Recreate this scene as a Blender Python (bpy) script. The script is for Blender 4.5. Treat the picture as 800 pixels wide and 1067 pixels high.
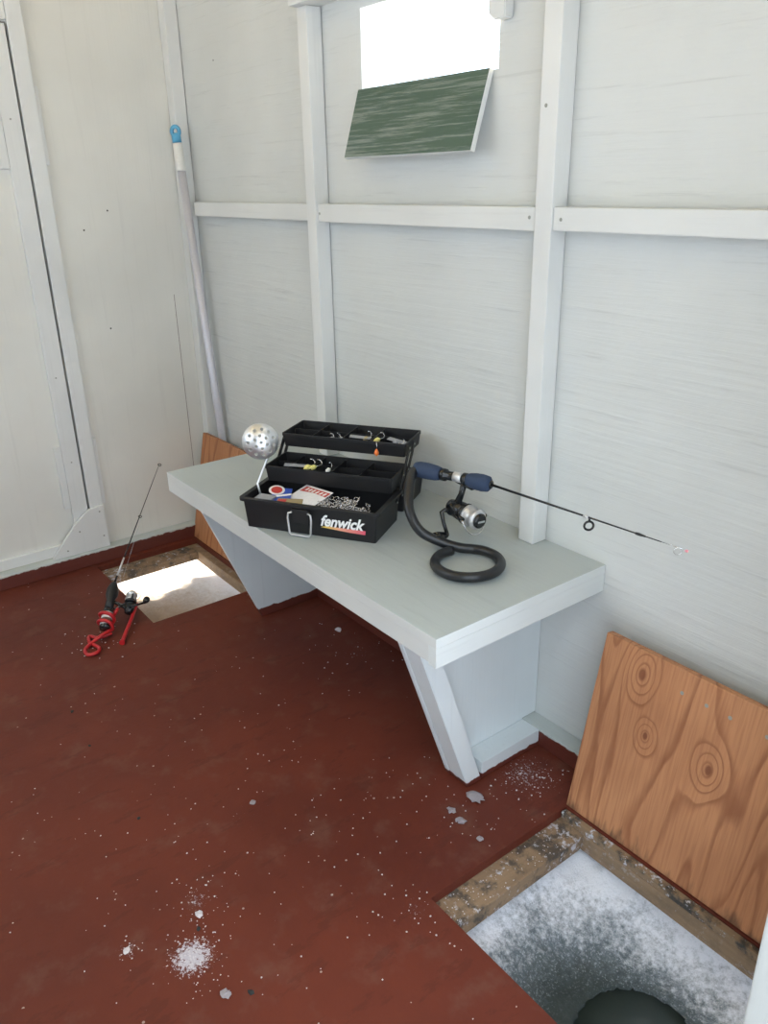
import bpy, bmesh, math, random
from mathutils import Vector, Matrix, noise
PI = math.pi
for o in list(bpy.data.objects): bpy.data.objects.remove(o)
S = bpy.context.scene
COL = S.collection

# ------------------------------------------------------------------ camera
cam = bpy.data.cameras.new('camera'); co = bpy.data.objects.new('camera', cam); COL.objects.link(co)
YAW, PIT, ROL = 0.921966, 0.391454, -0.0196973
fw = Vector((-math.sin(YAW)*math.cos(PIT), math.cos(YAW)*math.cos(PIT), -math.sin(PIT)))
rt = Vector((math.cos(YAW), math.sin(YAW), 0)); up = rt.cross(fw)
r2 = rt*math.cos(ROL)+up*math.sin(ROL); u2 = -rt*math.sin(ROL)+up*math.cos(ROL)
co.matrix_world = Matrix(((r2.x, u2.x, -fw.x, 2.388), (r2.y, u2.y, -fw.y, -1.125), (r2.z, u2.z, -fw.z, 1.110), (0, 0, 0, 1)))
cam.sensor_fit = 'VERTICAL'; cam.sensor_height = 36; cam.lens = 831.44/1067*36; cam.clip_start = .02
S.camera = co

# ------------------------------------------------------------------ light
W = bpy.data.worlds.new('world'); S.world = W; W.use_nodes = True
bg = W.node_tree.nodes['Background']; wt = W.node_tree
tc = wt.nodes.new('ShaderNodeTexCoord'); sx = wt.nodes.new('ShaderNodeSeparateXYZ'); wt.links.new(tc.outputs['Generated'], sx.inputs[0])
cr_ = wt.nodes.new('ShaderNodeValToRGB'); wt.links.new(sx.outputs[2], cr_.inputs[0]); wt.links.new(cr_.outputs[0], bg.inputs[0])
cr_.color_ramp.elements[0].position = 0; cr_.color_ramp.elements[0].color = (.39, .46, .54, 1)
cr_.color_ramp.elements[1].position = .8; cr_.color_ramp.elements[1].color = (.82, .91, 1, 1)
bg.inputs[1].default_value = 6.2   # hazy winter sky, brighter overhead than at the horizon
sun = bpy.data.lights.new('sun', 'SUN'); sun.energy = 38; sun.angle = math.radians(5); sun.color = (1, .84, .60)
so = bpy.data.objects.new('sun', sun); COL.objects.link(so)
so.rotation_euler = Vector((.93, -.30, -.34)).to_track_quat('-Z', 'Y').to_euler()
pl = bpy.data.lights.new('door_daylight_portal', 'AREA'); pl.shape = 'RECTANGLE'; pl.size = .95; pl.size_y = 1.8
pl.cycles.is_portal = True
po = bpy.data.objects.new('door_daylight_portal', pl); COL.objects.link(po); po.location = (2.2, -.83, .9)
po.rotation_euler = Vector((-1, 0, 0)).to_track_quat('-Z', 'Z').to_euler()
S.view_settings.view_transform = 'Standard'; S.view_settings.look = 'None'
S.view_settings.exposure = -0.52; S.view_settings.gamma = 1; S.view_settings.use_curve_mapping = False

# ------------------------------------------------------------------ node helpers
def newmat(name):
    m = bpy.data.materials.new(name); m.use_nodes = True
    return m, m.node_tree, m.node_tree.nodes['Principled BSDF']
def N(nt, t, **k):
    n = nt.nodes.new(t)
    for a, b in k.items():
        if a.startswith('i_'): n.inputs[int(a[2:])].default_value = b
        else: setattr(n, a, b)
    return n
def L(nt, a, b): nt.links.new(a, b)
def mth(nt, op, a, b=None, c=None, clamp=False):
    n = nt.nodes.new('ShaderNodeMath'); n.operation = op; n.use_clamp = clamp
    for i, v in enumerate((a, b, c)):
        if v is None: continue
        if isinstance(v, (int, float)): n.inputs[i].default_value = v
        else: nt.links.new(v, n.inputs[i])
    return n.outputs[0]
def coords(nt, scale=(1, 1, 1)):
    t = N(nt, 'ShaderNodeTexCoord'); m = N(nt, 'ShaderNodeMapping'); m.inputs['Scale'].default_value = scale
    L(nt, t.outputs['Object'], m.inputs[0]); return m.outputs[0]
def nz(nt, vec, scale, detail=3, rough=.55):
    n = N(nt, 'ShaderNodeTexNoise'); n.inputs['Scale'].default_value = scale; n.inputs['Detail'].default_value = detail
    n.inputs['Roughness'].default_value = rough; L(nt, vec, n.inputs['Vector']); return n.outputs['Fac']
def step(nt, v, lo, hi):
    n = N(nt, 'ShaderNodeMapRange'); n.interpolation_type = 'SMOOTHSTEP'
    n.inputs['From Min'].default_value = lo; n.inputs['From Max'].default_value = hi; L(nt, v, n.inputs['Value']); return n.outputs[0]
def mix(nt, f, a, b):
    n = N(nt, 'ShaderNodeMix'); n.data_type = 'RGBA'
    if isinstance(f, (int, float)): n.inputs[0].default_value = f
    else: L(nt, f, n.inputs[0])
    for i, v in ((6, a), (7, b)):
        if isinstance(v, tuple): n.inputs[i].default_value = (*v[:3], 1)
        else: L(nt, v, n.inputs[i])
    return n.outputs[2]
def bump(nt, b, h, strength, dist=.002):
    n = N(nt, 'ShaderNodeBump'); n.inputs['Strength'].default_value = strength; n.inputs['Distance'].default_value = dist
    L(nt, h, n.inputs['Height']); L(nt, n.outputs[0], b.inputs['Normal'])
def worldz(nt):
    g = N(nt, 'ShaderNodeNewGeometry'); s = N(nt, 'ShaderNodeSeparateXYZ'); L(nt, g.outputs['Position'], s.inputs[0]); return g.outputs['Position'], s.outputs[2]

PAINT = (.705, .718, .695); RED = (.125, .028, .018)
def paint(name, grain='x', col=PAINT, amt=1.0, redz=None, rough=.48, gs=1.0, wash=0):
    """old brushed wood paint; the floor's red paint laps up the foot of some boards"""
    m, nt, b = newmat(name)
    sc = {'x': (2.2, 30, 55), 'z': (40, 40, 1.6), 'y': (30, 2.2, 55)}[grain]
    v = coords(nt, sc); a = nz(nt, v, 1.6*gs, 5, .65); c = nz(nt, coords(nt), 3, 3)
    f = nz(nt, coords(nt), 60, 3)
    c0 = mix(nt, step(nt, c, .3, .7), tuple(x*.95 for x in col), tuple(min(1, x*1.04) for x in col))
    cr = mix(nt, mth(nt, 'MULTIPLY', step(nt, a, .56, .70), .20*amt), c0, tuple(x*.55 for x in col))
    if wash: cr = mix(nt, mth(nt, 'MULTIPLY', mth(nt, 'ADD', step(nt, nz(nt, v, 2.4, 6, .75), .44, .66), mth(nt, 'MULTIPLY', c, .25), clamp=True), wash), cr, (.33, .37, .34))
    if redz is not None:
        pos, z = worldz(nt)
        w = nz(nt, pos, 55, 2)
        r = step(nt, mth(nt, 'ADD', z, mth(nt, 'MULTIPLY', mth(nt, 'SUBTRACT', w, .5), .012)), redz+.001, redz-.001)
        cr = mix(nt, r, cr, RED)
    L(nt, cr, b.inputs['Base Color']); b.inputs['Roughness'].default_value = rough
    h = mth(nt, 'ADD', mth(nt, 'MULTIPLY', a, 1.0), mth(nt, 'MULTIPLY', f, .25))
    bump(nt, b, h, min(1, .48*amt), .003); return m
M = {}
M['wall_x'] = paint('painted plywood horizontal grain', 'x', (.640, .658, .640), amt=1.25)  # same paint as the left wall, darkened to temper the doorway light
M['wall_z'] = paint('painted plywood vertical grain', 'z', (.73, .725, .675), amt=.45)  # same paint as the back wall, lighter and warmer to imitate brighter light
M['trim_z'] = paint('painted stud', 'z', (.715, .725, .71), amt=.5)
M['trim_x'] = paint('painted rail', 'x', (.71, .722, .705), amt=.6)
M['trim_y'] = paint('painted board', 'y', (.755, .765, .745), amt=.6)
M['sill_x'] = paint('painted sill long', 'x', (.52, .56, .54), amt=.8, redz=.036)
M['sill_y'] = paint('painted sill deep', 'y', (.52, .56, .54), amt=.8, redz=.040)
M['bench_top'] = paint('bench grey green paint', 'x', (.43, .475, .475), amt=.7, rough=.36)
M['bench_edge'] = paint('bench edge paint', 'x', (.64, .65, .63), amt=.5)
M['bench_end'] = paint('bench end paint', 'y', (.66, .69, .68), amt=.5)
M['support'] = paint('bench support paint', 'z', (.70, .75, .765), amt=.5, redz=.013)
M['support_in'] = paint('bench support paint inner', 'z', (.70, .75, .765), amt=.5, redz=.026)
M['jamb'] = paint('door jamb paint', 'z', (.52, .535, .51), amt=.4)
M['ceil'] = paint('ceiling cream paint', 'x', (.88, .66, .32), amt=.6)
M['green'] = paint('worn green exterior paint', 'x', (.040, .092, .062), amt=1.2, wash=.6, gs=1.3, rough=.5)
M['edge_white'] = paint('white edge', 'z', (.72, .74, .72), amt=.3)

def simple(name, col, rough=.5, metal=0, spec=.5, nb=0, ns=200, coat=0):
    m, nt, b = newmat(name); b.inputs['Roughness'].default_value = rough; b.inputs['Metallic'].default_value = metal
    b.inputs['Specular IOR Level'].default_value = spec; b.inputs['Coat Weight'].default_value = coat
    v = coords(nt); n = nz(nt, v, ns, 3)
    L(nt, mix(nt, n, tuple(x*.9 for x in col), tuple(min(1, x*1.1) for x in col)), b.inputs['Base Color'])
    if nb: bump(nt, b, n, nb, .001)
    return m
M['black'] = simple('black textured plastic', (.010, .010, .011), .5, nb=.25, ns=500)
M['black_gloss'] = simple('black glossy plastic', (.012, .013, .014), .22)
M['graphite'] = simple('black rod blank', (.015, .015, .016), .3)
M['rubber'] = simple('black vinyl tube', (.012, .013, .015), .34, coat=0)
M['blue'] = simple('navy foam grip', (.030, .050, .098), .85, nb=.4, ns=900)
M['steel'] = simple('bright wire steel', (.75, .75, .76), .22, 1)
M['chrome'] = simple('stainless skimmer', (.80, .82, .84), .36, .85, nb=.08, ns=90)
M['alu'] = simple('brushed aluminium pole', (.62, .62, .68), .42, .25)
M['silver'] = simple('silver spool', (.62, .62, .62), .3, .5)
M['white_pl'] = simple('white plastic', (.78, .78, .74), .45)
M['blue_pl'] = simple('light blue plastic', (.10, .38, .60), .4)
M['red_pl'] = simple('red plastic', (.48, .018, .022), .35)
M['orange'] = simple('orange jig paint', (.90, .22, .05), .3)
M['yellow'] = simple('yellow jig paint', (.75, .68, .22), .35)
M['pink'] = simple('pink tip bead', (.95, .35, .40), .4)
M['dark_hole'] = simple('dark rust', (.03, .025, .02), .7)
M['line'] = simple('fishing line', (.5, .52, .55), .3)
M['white_print'] = simple('white print', (.85, .85, .84), .5)
M['card'] = simple('paper card', (.78, .77, .78), .45)
M['card_blue'] = simple('blue card', (.04, .09, .42), .4)
M['card_red'] = simple('red print', (.50, .05, .04), .5)
M['card_tan'] = simple('tan packet', (.34, .27, .14), .5)
M['clearish'] = simple('smoky clear plastic', (.30, .31, .33), .15)
M['grit'] = simple('dark grit', (.02, .02, .018), .8)
M['screw'] = simple('dull screw', (.34, .35, .31), .5, .3)
M['lid_dark'] = simple('dark wood', (.11, .05, .03), .7)

def floor_mat():
    m, nt, b = newmat('red brown floor paint'); v = coords(nt)
    big = nz(nt, v, 2.3, 4); med = nz(nt, v, 14, 4, .6); fine = nz(nt, v, 120, 3, .6)
    c = mix(nt, step(nt, big, .3, .7), (.102, .023, .014), (.140, .031, .017))
    c = mix(nt, mth(nt, 'MULTIPLY', step(nt, med, .50, .78), .42), c, (.17, .085, .060))
    sc = nz(nt, coords(nt, (3, 1, 1)), 9, 6, .7)
    c = mix(nt, mth(nt, 'MULTIPLY', step(nt, sc, .56, .62), .30), c, (.062, .017, .011))
    # flakes of paint and dried grit
    vo = N(nt, 'ShaderNodeTexVoronoi'); vo.inputs['Scale'].default_value = 130; L(nt, v, vo.inputs['Vector'])
    s = N(nt, 'ShaderNodeSeparateColor'); L(nt, vo.outputs['Color'], s.inputs[0])
    rare = mth(nt, 'GREATER_THAN', s.outputs[0], mth(nt, 'SUBTRACT', .995, mth(nt, 'MULTIPLY', step(nt, nz(nt, v, 5, 3), .48, .72), .07)))
    dot = mth(nt, 'MULTIPLY', rare, mth(nt, 'LESS_THAN', vo.outputs['Distance'], mth(nt, 'MULTIPLY', s.outputs[1], .32)))
    c = mix(nt, mth(nt, 'MULTIPLY', dot, .62), c, (.55, .47, .43))
    # powdery snow marks tracked over the boards
    pos = N(nt, 'ShaderNodeSeparateXYZ'); L(nt, v, pos.inputs[0])
    tot = None
    for (x, y, r, k) in ((1.492, -.838, .055, 1.25), (1.40, -.785, .05, .62), (1.418, -.913, .03, .7), (1.64, -.51, .05, .5), (1.53, -.13, .13, .62), (1.51, -.31, .07, .35), (1.28, -.62, .12, .3), (.47, -.63, .08, .25), (.95, -.12, .16, .35)):
        dx = mth(nt, 'SUBTRACT', pos.outputs[0], x); dy = mth(nt, 'SUBTRACT', pos.outputs[1], y)
        d = mth(nt, 'SQRT', mth(nt, 'ADD', mth(nt, 'MULTIPLY', dx, dx), mth(nt, 'MULTIPLY', dy, dy)))
        g = mth(nt, 'MULTIPLY', mth(nt, 'SUBTRACT', 1.0, mth(nt, 'DIVIDE', d, r), clamp=True), k)
        tot = g if tot is None else mth(nt, 'MAXIMUM', tot, g)
    n2 = nz(nt, v, 170, 6, .75)
    sn = step(nt, mth(nt, 'ADD', n2, mth(nt, 'MULTIPLY', tot, .36)), .72, .82)
    c = mix(nt, mth(nt, 'MULTIPLY', sn, .8), c, (.62, .60, .66))
    L(nt, c, b.inputs['Base Color']); b.inputs['Specular IOR Level'].default_value = .22
    L(nt, mth(nt, 'ADD', .42, mth(nt, 'MULTIPLY', med, .3)), b.inputs['Roughness'])
    bump(nt, b, mth(nt, 'ADD', fine, mth(nt, 'MULTIPLY', med, 1.5)), .25, .0015)
    return m
M['floor'] = floor_mat()

def plywood(name, light, dark, knots=(), seed=0, freq=11, dirt=None):
    """bare plywood face: contour grain running along local z, knots, grime at the foot"""
    m, nt, b = newmat(name); t = N(nt, 'ShaderNodeTexCoord'); mp = N(nt, 'ShaderNodeMapping')
    L(nt, t.outputs['Object'], mp.inputs[0]); mp.inputs['Location'].default_value = (seed, seed*.7, seed*.3); mp.inputs['Scale'].default_value = (5.5, 5.5, 1.05)
    f = nz(nt, mp.outputs[0], 1.0, 2.5, .42)
    sp = N(nt, 'ShaderNodeSeparateXYZ'); L(nt, t.outputs['Object'], sp.inputs[0])
    x, z = sp.outputs[0], sp.outputs[2]; kd = None
    for (kx, kz, kr) in knots:
        dx = mth(nt, 'SUBTRACT', x, kx); dz = mth(nt, 'MULTIPLY', mth(nt, 'SUBTRACT', z, kz), .62)
        d2 = mth(nt, 'ADD', mth(nt, 'MULTIPLY', dx, dx), mth(nt, 'MULTIPLY', dz, dz))
        g = mth(nt, 'POWER', 2.718, mth(nt, 'MULTIPLY', d2, -1/(kr*kr*6)))
        f = mth(nt, 'ADD', f, mth(nt, 'MULTIPLY', g, .20))
        k = mth(nt, 'POWER', 2.718, mth(nt, 'MULTIPLY', d2, -1/(kr*kr*.5)))
        kd = k if kd is None else mth(nt, 'MAXIMUM', kd, k)
    w = mth(nt, 'FRACT', mth(nt, 'MULTIPLY', f, freq))
    w = mth(nt, 'FRACT', mth(nt, 'ADD', w, mth(nt, 'MULTIPLY', nz(nt, mp.outputs[0], 9, 3), .25)))
    ring = mth(nt, 'MULTIPLY', step(nt, w, .58, .90), mth(nt, 'SUBTRACT', 1.0, step(nt, w, .90, 1.0)))
    fv = N(nt, 'ShaderNodeMapping'); fv.inputs['Scale'].default_value = (230, 230, 9); L(nt, t.outputs['Object'], fv.inputs[0])
    fine = nz(nt, fv.outputs[0], 1, 3)
    big = nz(nt, t.outputs['Object'], 5, 2)
    mid = tuple((a*.72+c*.28) for a, c in zip(light, dark))
    c = mix(nt, step(nt, big, .35, .65), light, mid)
    c = mix(nt, mth(nt, 'MULTIPLY', mth(nt, 'MULTIPLY', ring, mth(nt, 'ADD', .35, nz(nt, t.outputs['Object'], 14, 3))), .78), c, dark)
    c = mix(nt, mth(nt, 'MULTIPLY', step(nt, fine, .35, .75), .40), c, dark)
    if kd is not None: c = mix(nt, mth(nt, 'MULTIPLY', step(nt, kd, .25, .75), .75), c, (dark[0]*.62, dark[1]*.45, dark[2]*.4))
    if dirt is not None:
        dn = nz(nt, mp.outputs[0], 9, 4, .6)
        c = mix(nt, mth(nt, 'MULTIPLY', step(nt, mth(nt, 'ADD', mth(nt, 'MULTIPLY', z, -dirt), dn), .36, .62), .7), c, (.03, .02, .014))
    L(nt, c, b.inputs['Base Color']); b.inputs['Roughness'].default_value = .62
    bump(nt, b, mth(nt, 'ADD', mth(nt, 'MULTIPLY', ring, -.6), fine), .18, .0012); return m
M['ply_right'] = plywood('orange fir plywood with knots', (.54, .255, .120), (.25, .085, .034),
                         ((.086, .318, .012), (.119, .216, .0075), (.239, .220, .010)), 1.3, 17, dirt=7.0)
M['ply_left'] = plywood('orange fir plywood', (.50, .225, .10), (.24, .08, .03), ((.3, .2, .015),), 4.1, 13)
def plank_mat(name, along, dirty=.5):
    m, nt, b = newmat(name)
    sc = {'x': (3, 60, 60), 'y': (60, 3, 60)}[along]
    g = nz(nt, coords(nt, sc), 1.4, 4, .6); v = coords(nt); d = nz(nt, v, 22, 6, .7); s = nz(nt, v, 60, 5, .75); s0 = nz(nt, v, 9, 2)
    c = mix(nt, g, (.36, .245, .15), (.17, .11, .065))
    c = mix(nt, mth(nt, 'MULTIPLY', step(nt, d, .46, .62), dirty), c, (.045, .042, .038))
    c = mix(nt, mth(nt, 'MULTIPLY', step(nt, mth(nt, 'ADD', s, mth(nt, 'MULTIPLY', s0, .4)), .76, .84), dirty), c, (.55, .56, .62))
    L(nt, c, b.inputs['Base Color']); b.inputs['Roughness'].default_value = .75; bump(nt, b, mth(nt, 'ADD', g, s), .6, .002); return m
M['plank_y'] = plank_mat('weathered frame plank', 'y', .85); M['plank_x'] = plank_mat('frame plank', 'x', .25); M['grimy_x'] = plank_mat('grimy frame lip', 'x', 1.0)

HX, HY, HR = 1.948, -.305, .099
def snow_mat():
    m, nt, b = newmat('snow and grey slush'); v = coords(nt); sp = N(nt, 'ShaderNodeSeparateXYZ'); L(nt, v, sp.inputs[0])
    def dist(x, y, sy=1.0):
        dx = mth(nt, 'SUBTRACT', sp.outputs[0], x); dy = mth(nt, 'MULTIPLY', mth(nt, 'SUBTRACT', sp.outputs[1], y), sy)
        return mth(nt, 'SQRT', mth(nt, 'ADD', mth(nt, 'MULTIPLY', dx, dx), mth(nt, 'MULTIPLY', dy, dy)))
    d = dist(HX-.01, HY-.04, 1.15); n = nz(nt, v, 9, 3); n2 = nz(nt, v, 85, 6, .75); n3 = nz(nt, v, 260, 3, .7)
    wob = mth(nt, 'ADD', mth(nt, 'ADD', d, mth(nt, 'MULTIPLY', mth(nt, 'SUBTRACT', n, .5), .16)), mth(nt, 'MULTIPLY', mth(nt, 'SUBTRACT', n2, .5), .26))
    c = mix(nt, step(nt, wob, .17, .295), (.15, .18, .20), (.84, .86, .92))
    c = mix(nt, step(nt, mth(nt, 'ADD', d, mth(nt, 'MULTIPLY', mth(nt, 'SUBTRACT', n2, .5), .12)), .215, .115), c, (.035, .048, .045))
    sparkle = mth(nt, 'MULTIPLY', step(nt, n3, .56, .64), step(nt, d, .08, .19))
    c = mix(nt, mth(nt, 'MULTIPLY', sparkle, .42), c, (.62, .68, .74))
    # brown tinted patch under the far hatch
    d2 = dist(.36, -.42, 1.1); c = mix(nt, mth(nt, 'MULTIPLY', step(nt, mth(nt, 'ADD', d2, mth(nt, 'MULTIPLY', mth(nt, 'SUBTRACT', n2, .5), .22)), .42, .10), .85), c, (.36, .25, .15))
    L(nt, c, b.inputs['Base Color']); L(nt, step(nt, wob, -.1, .25), b.inputs['Roughness'])
    b.inputs['Subsurface Weight'].default_value = 0
    bump(nt, b, mth(nt, 'ADD', n2, mth(nt, 'MULTIPLY', n3, .4)), .55, .008); return m
M['snow'] = snow_mat()
M['water'] = simple('dark lake water', (.040, .055, .050), .35)
M['crumb'] = simple('snow crumbs', (.60, .56, .58), .7, nb=.4, ns=300)
M['ice_bit'] = simple('grey ice chunk', (.30, .27, .29), .35, nb=.6, ns=120)
M['flake'] = simple('pale paint flakes', (.58, .50, .46), .7)

def stripe_mat():
    m, nt, b = newmat('yellow to red printed stripe'); t = N(nt, 'ShaderNodeTexCoord'); s = N(nt, 'ShaderNodeSeparateXYZ')
    L(nt, t.outputs['Object'], s.inputs[0]); r = N(nt, 'ShaderNodeValToRGB'); r.color_ramp.elements[0].color = (.80, .62, .08, 1); r.color_ramp.elements[1].color = (.72, .10, .16, 1)
    e = r.color_ramp.elements.new(.45); e.color = (.80, .33, .22, 1)
    L(nt, mth(nt, 'MULTIPLY', mth(nt, 'SUBTRACT', s.outputs[0], .172), 10.5), r.inputs[0]); L(nt, r.outputs[0], b.inputs['Base Color']); return m
M['stripe'] = stripe_mat()

# ------------------------------------------------------------------ mesh helpers
class MB:
    def __init__(s): s.bm = bmesh.new()
    def box(s, x0, x1, y0, y1, z0, z1, bev=0, mat=None):
        r = bmesh.ops.create_cube(s.bm, size=1); vs = r['verts']
        for v in vs:
            v.co = Vector(((x0+x1)/2+v.co.x*(x1-x0), (y0+y1)/2+v.co.y*(y1-y0), (z0+z1)/2+v.co.z*(z1-z0)))
        if bev:
            es = list({e for v in vs for e in v.link_edges})
            rr = bmesh.ops.bevel(s.bm, geom=es, offset=bev, segments=2, affect='EDGES', profile=.6)
            vs = list({v for f in rr['faces'] for v in f.verts} | {v for v in vs if v.is_valid})
        if mat is not None: bmesh.ops.transform(s.bm, matrix=mat, verts=vs)
        return s
    def prism(s, pts, axis, a, b, bev=0):
        """pts: outline in the two other axes, extruded along axis from a to b"""
        def P(u, v, w): return {'x': (w, u, v), 'y': (u, w, v), 'z': (u, v, w)}[axis]
        A = [s.bm.verts.new(P(u, v, a)) for u, v in pts]; B = [s.bm.verts.new(P(u, v, b)) for u, v in pts]
        n = len(pts); fs = [s.bm.faces.new(A), s.bm.faces.new(B[::-1])]
        for i in range(n): fs.append(s.bm.faces.new((A[i], B[i], B[(i+1) % n], A[(i+1) % n])))
        bmesh.ops.recalc_face_normals(s.bm, faces=fs)
        if bev: bmesh.ops.bevel(s.bm, geom=list({e for f in fs for e in f.edges}), offset=bev, segments=2, affect='EDGES')
        return s
    def tube(s, pts, r, n=12, closed=False, cap=True):
        P = [Vector(p) for p in pts]; m = len(P); R = r if isinstance(r, (list, tuple)) else [r]*m
        T = []
        for i in range(m):
            a = P[i-1] if (i or closed) else P[0]; b = P[(i+1) % m] if (i < m-1 or closed) else P[-1]
            T.append((b-a).normalized())
        up = Vector((0, 0, 1)) if abs(T[0].z) < .9 else Vector((1, 0, 0)); nv = (up-T[0]*up.dot(T[0])).normalized(); rings = []
        for i in range(m):
            nv = (nv-T[i]*nv.dot(T[i])).normalized(); bv = T[i].cross(nv)
            rings.append([s.bm.verts.new(P[i]+(nv*math.cos(2*PI*k/n)+bv*math.sin(2*PI*k/n))*R[i]) for k in range(n)])
        for i in range(m if closed else m-1):
            A, B = rings[i], rings[(i+1) % m]
            for k in range(n): 
                f = s.bm.faces.new((A[k], A[(k+1) % n], B[(k+1) % n], B[k])); f.smooth = True
        if cap and not closed: s.bm.faces.new(rings[0][::-1]); s.bm.faces.new(rings[-1])
        return s
    def lathe(s, prof, o=(0, 0, 0), ax=(0, 0, 1), n=28):
        o = Vector(o); q = Vector((0, 0, 1)).rotation_difference(Vector(ax).normalized()); rings = []
        for (r, h) in prof:
            rings.append([s.bm.verts.new(o+q @ Vector((max(r, 1e-5)*math.cos(2*PI*k/n), max(r, 1e-5)*math.sin(2*PI*k/n), h))) for k in range(n)])
        for A, B in zip(rings, rings[1:]):
            for k in range(n):
                f = s.bm.faces.new((A[k], A[(k+1) % n], B[(k+1) % n], B[k])); f.smooth = True
        s.bm.faces.new(rings[0][::-1]); s.bm.faces.new(rings[-1]); return s
    def blob(s, c, r, seed=0, sub=1, amp=.35, flat=1.0):
        q = bmesh.ops.create_icosphere(s.bm, subdivisions=sub, radius=1)
        for v in q['verts']:
            k = 1+amp*noise.noise(v.co*1.7+Vector((seed*3.1, seed*1.7, seed)))*1.6
            v.co = Vector((v.co.x*k*r, v.co.y*k*r*.85, v.co.z*k*r*flat))+Vector(c)
        return s
    def build(s, name, mat, parent=None, shade=None):
        bmesh.ops.recalc_face_normals(s.bm, faces=s.bm.faces)
        me = bpy.data.meshes.new(name); s.bm.to_mesh(me); s.bm.free()
        me.materials.append(M[mat] if isinstance(mat, str) else mat)
        if shade:
            for p in me.polygons: p.use_smooth = True
        o = bpy.data.objects.new(name, me); COL.objects.link(o)
        if parent is not None: o.parent = parent
        return o
def tag(o, label, cat, group=None, kind=None):
    o['label'] = label; o['category'] = cat
    if group: o['group'] = group
    if kind: o['kind'] = kind
    return o
def empty(name, loc, rot=(0, 0, 0)):
    o = bpy.data.objects.new(name, None); o.empty_display_size = .05; COL.objects.link(o); o.location = loc; o.rotation_euler = rot; return o
def thing(name, label, cat, loc, rot=(0, 0, 0), group=None): return tag(empty(name, loc, rot), label, cat, group)
def struct(mb, name, mat, label=None, cat=None):
    o = mb.build(name, mat); o['kind'] = 'structure'; o['label'] = label or name.replace('_', ' '); o['category'] = cat or name.split('_')[0]
    return o
def at(o, x, y, z):
    """move an object's origin while its shape stays put"""
    o.data.transform(Matrix.Translation((-x, -y, -z))); o.location = (x, y, z); return o
def slab(us, vs, holes, axis, a, b):
    """a sheet cut into a grid with cells left out, a = visible side, b = other side"""
    mb = MB(); bm = mb.bm
    def P(u, v, w): return {'x': (w, u, v), 'y': (u, w, v), 'z': (u, v, w)}[axis]
    V = {}
    def vert(i, j, k):
        if (i, j, k) not in V: V[i, j, k] = bm.verts.new(P(us[i], vs[j], (a, b)[k]))
        return V[i, j, k]
    cells = {(i, j) for i in range(len(us)-1) for j in range(len(vs)-1)}-set(holes)
    for (i, j) in cells:
        for k in (0, 1): bm.faces.new([vert(i, j, k), vert(i+1, j, k), vert(i+1, j+1, k), vert(i, j+1, k)])
        for (di, dj, p, q) in ((-1, 0, (0, 0), (0, 1)), (1, 0, (1, 0), (1, 1)), (0, -1, (0, 0), (1, 0)), (0, 1, (0, 1), (1, 1))):
            if (i+di, j+dj) not in cells:
                A = (i+p[0], j+p[1]); B = (i+q[0], j+q[1])
                bm.faces.new([vert(*A, 0), vert(*B, 0), vert(*B, 1), vert(*A, 1)])
    return mb

# ------------------------------------------------------------------ the hut
XR, YF, ZC = 2.15, -1.75, 1.92
RH = (1.64, 2.09, -.475, -.135); LH = (.02, .47, -.470, -.135)
struct(slab([-.04, LH[0], LH[1], RH[0], RH[1], XR], [YF, RH[2], RH[3], 0.0], [(1, 1), (3, 1)], 'z', 0, -.018), 'floor', 'floor', 'red-brown painted plywood floor with two square hatch openings', 'floor')
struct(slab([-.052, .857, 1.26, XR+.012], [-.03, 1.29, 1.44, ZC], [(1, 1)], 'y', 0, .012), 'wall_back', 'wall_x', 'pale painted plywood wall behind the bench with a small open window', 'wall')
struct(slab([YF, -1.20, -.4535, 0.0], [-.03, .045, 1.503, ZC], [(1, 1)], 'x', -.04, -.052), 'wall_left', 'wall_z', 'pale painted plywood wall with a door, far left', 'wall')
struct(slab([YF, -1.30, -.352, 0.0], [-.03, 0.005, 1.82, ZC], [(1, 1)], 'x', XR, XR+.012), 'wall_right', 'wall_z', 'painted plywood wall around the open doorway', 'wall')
struct(slab([-.052, .12, 1.35, XR+.012], [-.03, .80, 1.72, ZC], [(1, 1)], 'y', YF, YF-.012), 'wall_front', 'wall_x', 'painted plywood wall opposite the bench', 'wall')  # window hole added in this unseen wall to let in fill daylight
struct(MB().box(-.15, XR+.12, YF-.12, .10, ZC, ZC+.015), 'ceiling', 'ceil', 'cream painted plywood roof underside', 'ceiling')

# sills along the wall feet
struct(MB().box(-.039, 0, YF, 0, .0005, .045, .0015), 'baseboard_left', 'sill_y', 'pale sill with red painted front under the door wall', 'baseboard')
struct(MB().box(.001, XR, -.040, -.0005, .0005, .040, .0015), 'baseboard_back', 'sill_x', 'pale sill with red painted front under the bench wall', 'baseboard')
struct(MB().box(XR-.040, XR-.0005, -.351, -.041, .0005, .040, .0015), 'baseboard_right', 'sill_y', 'short sill beside the doorway', 'baseboard')

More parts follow.
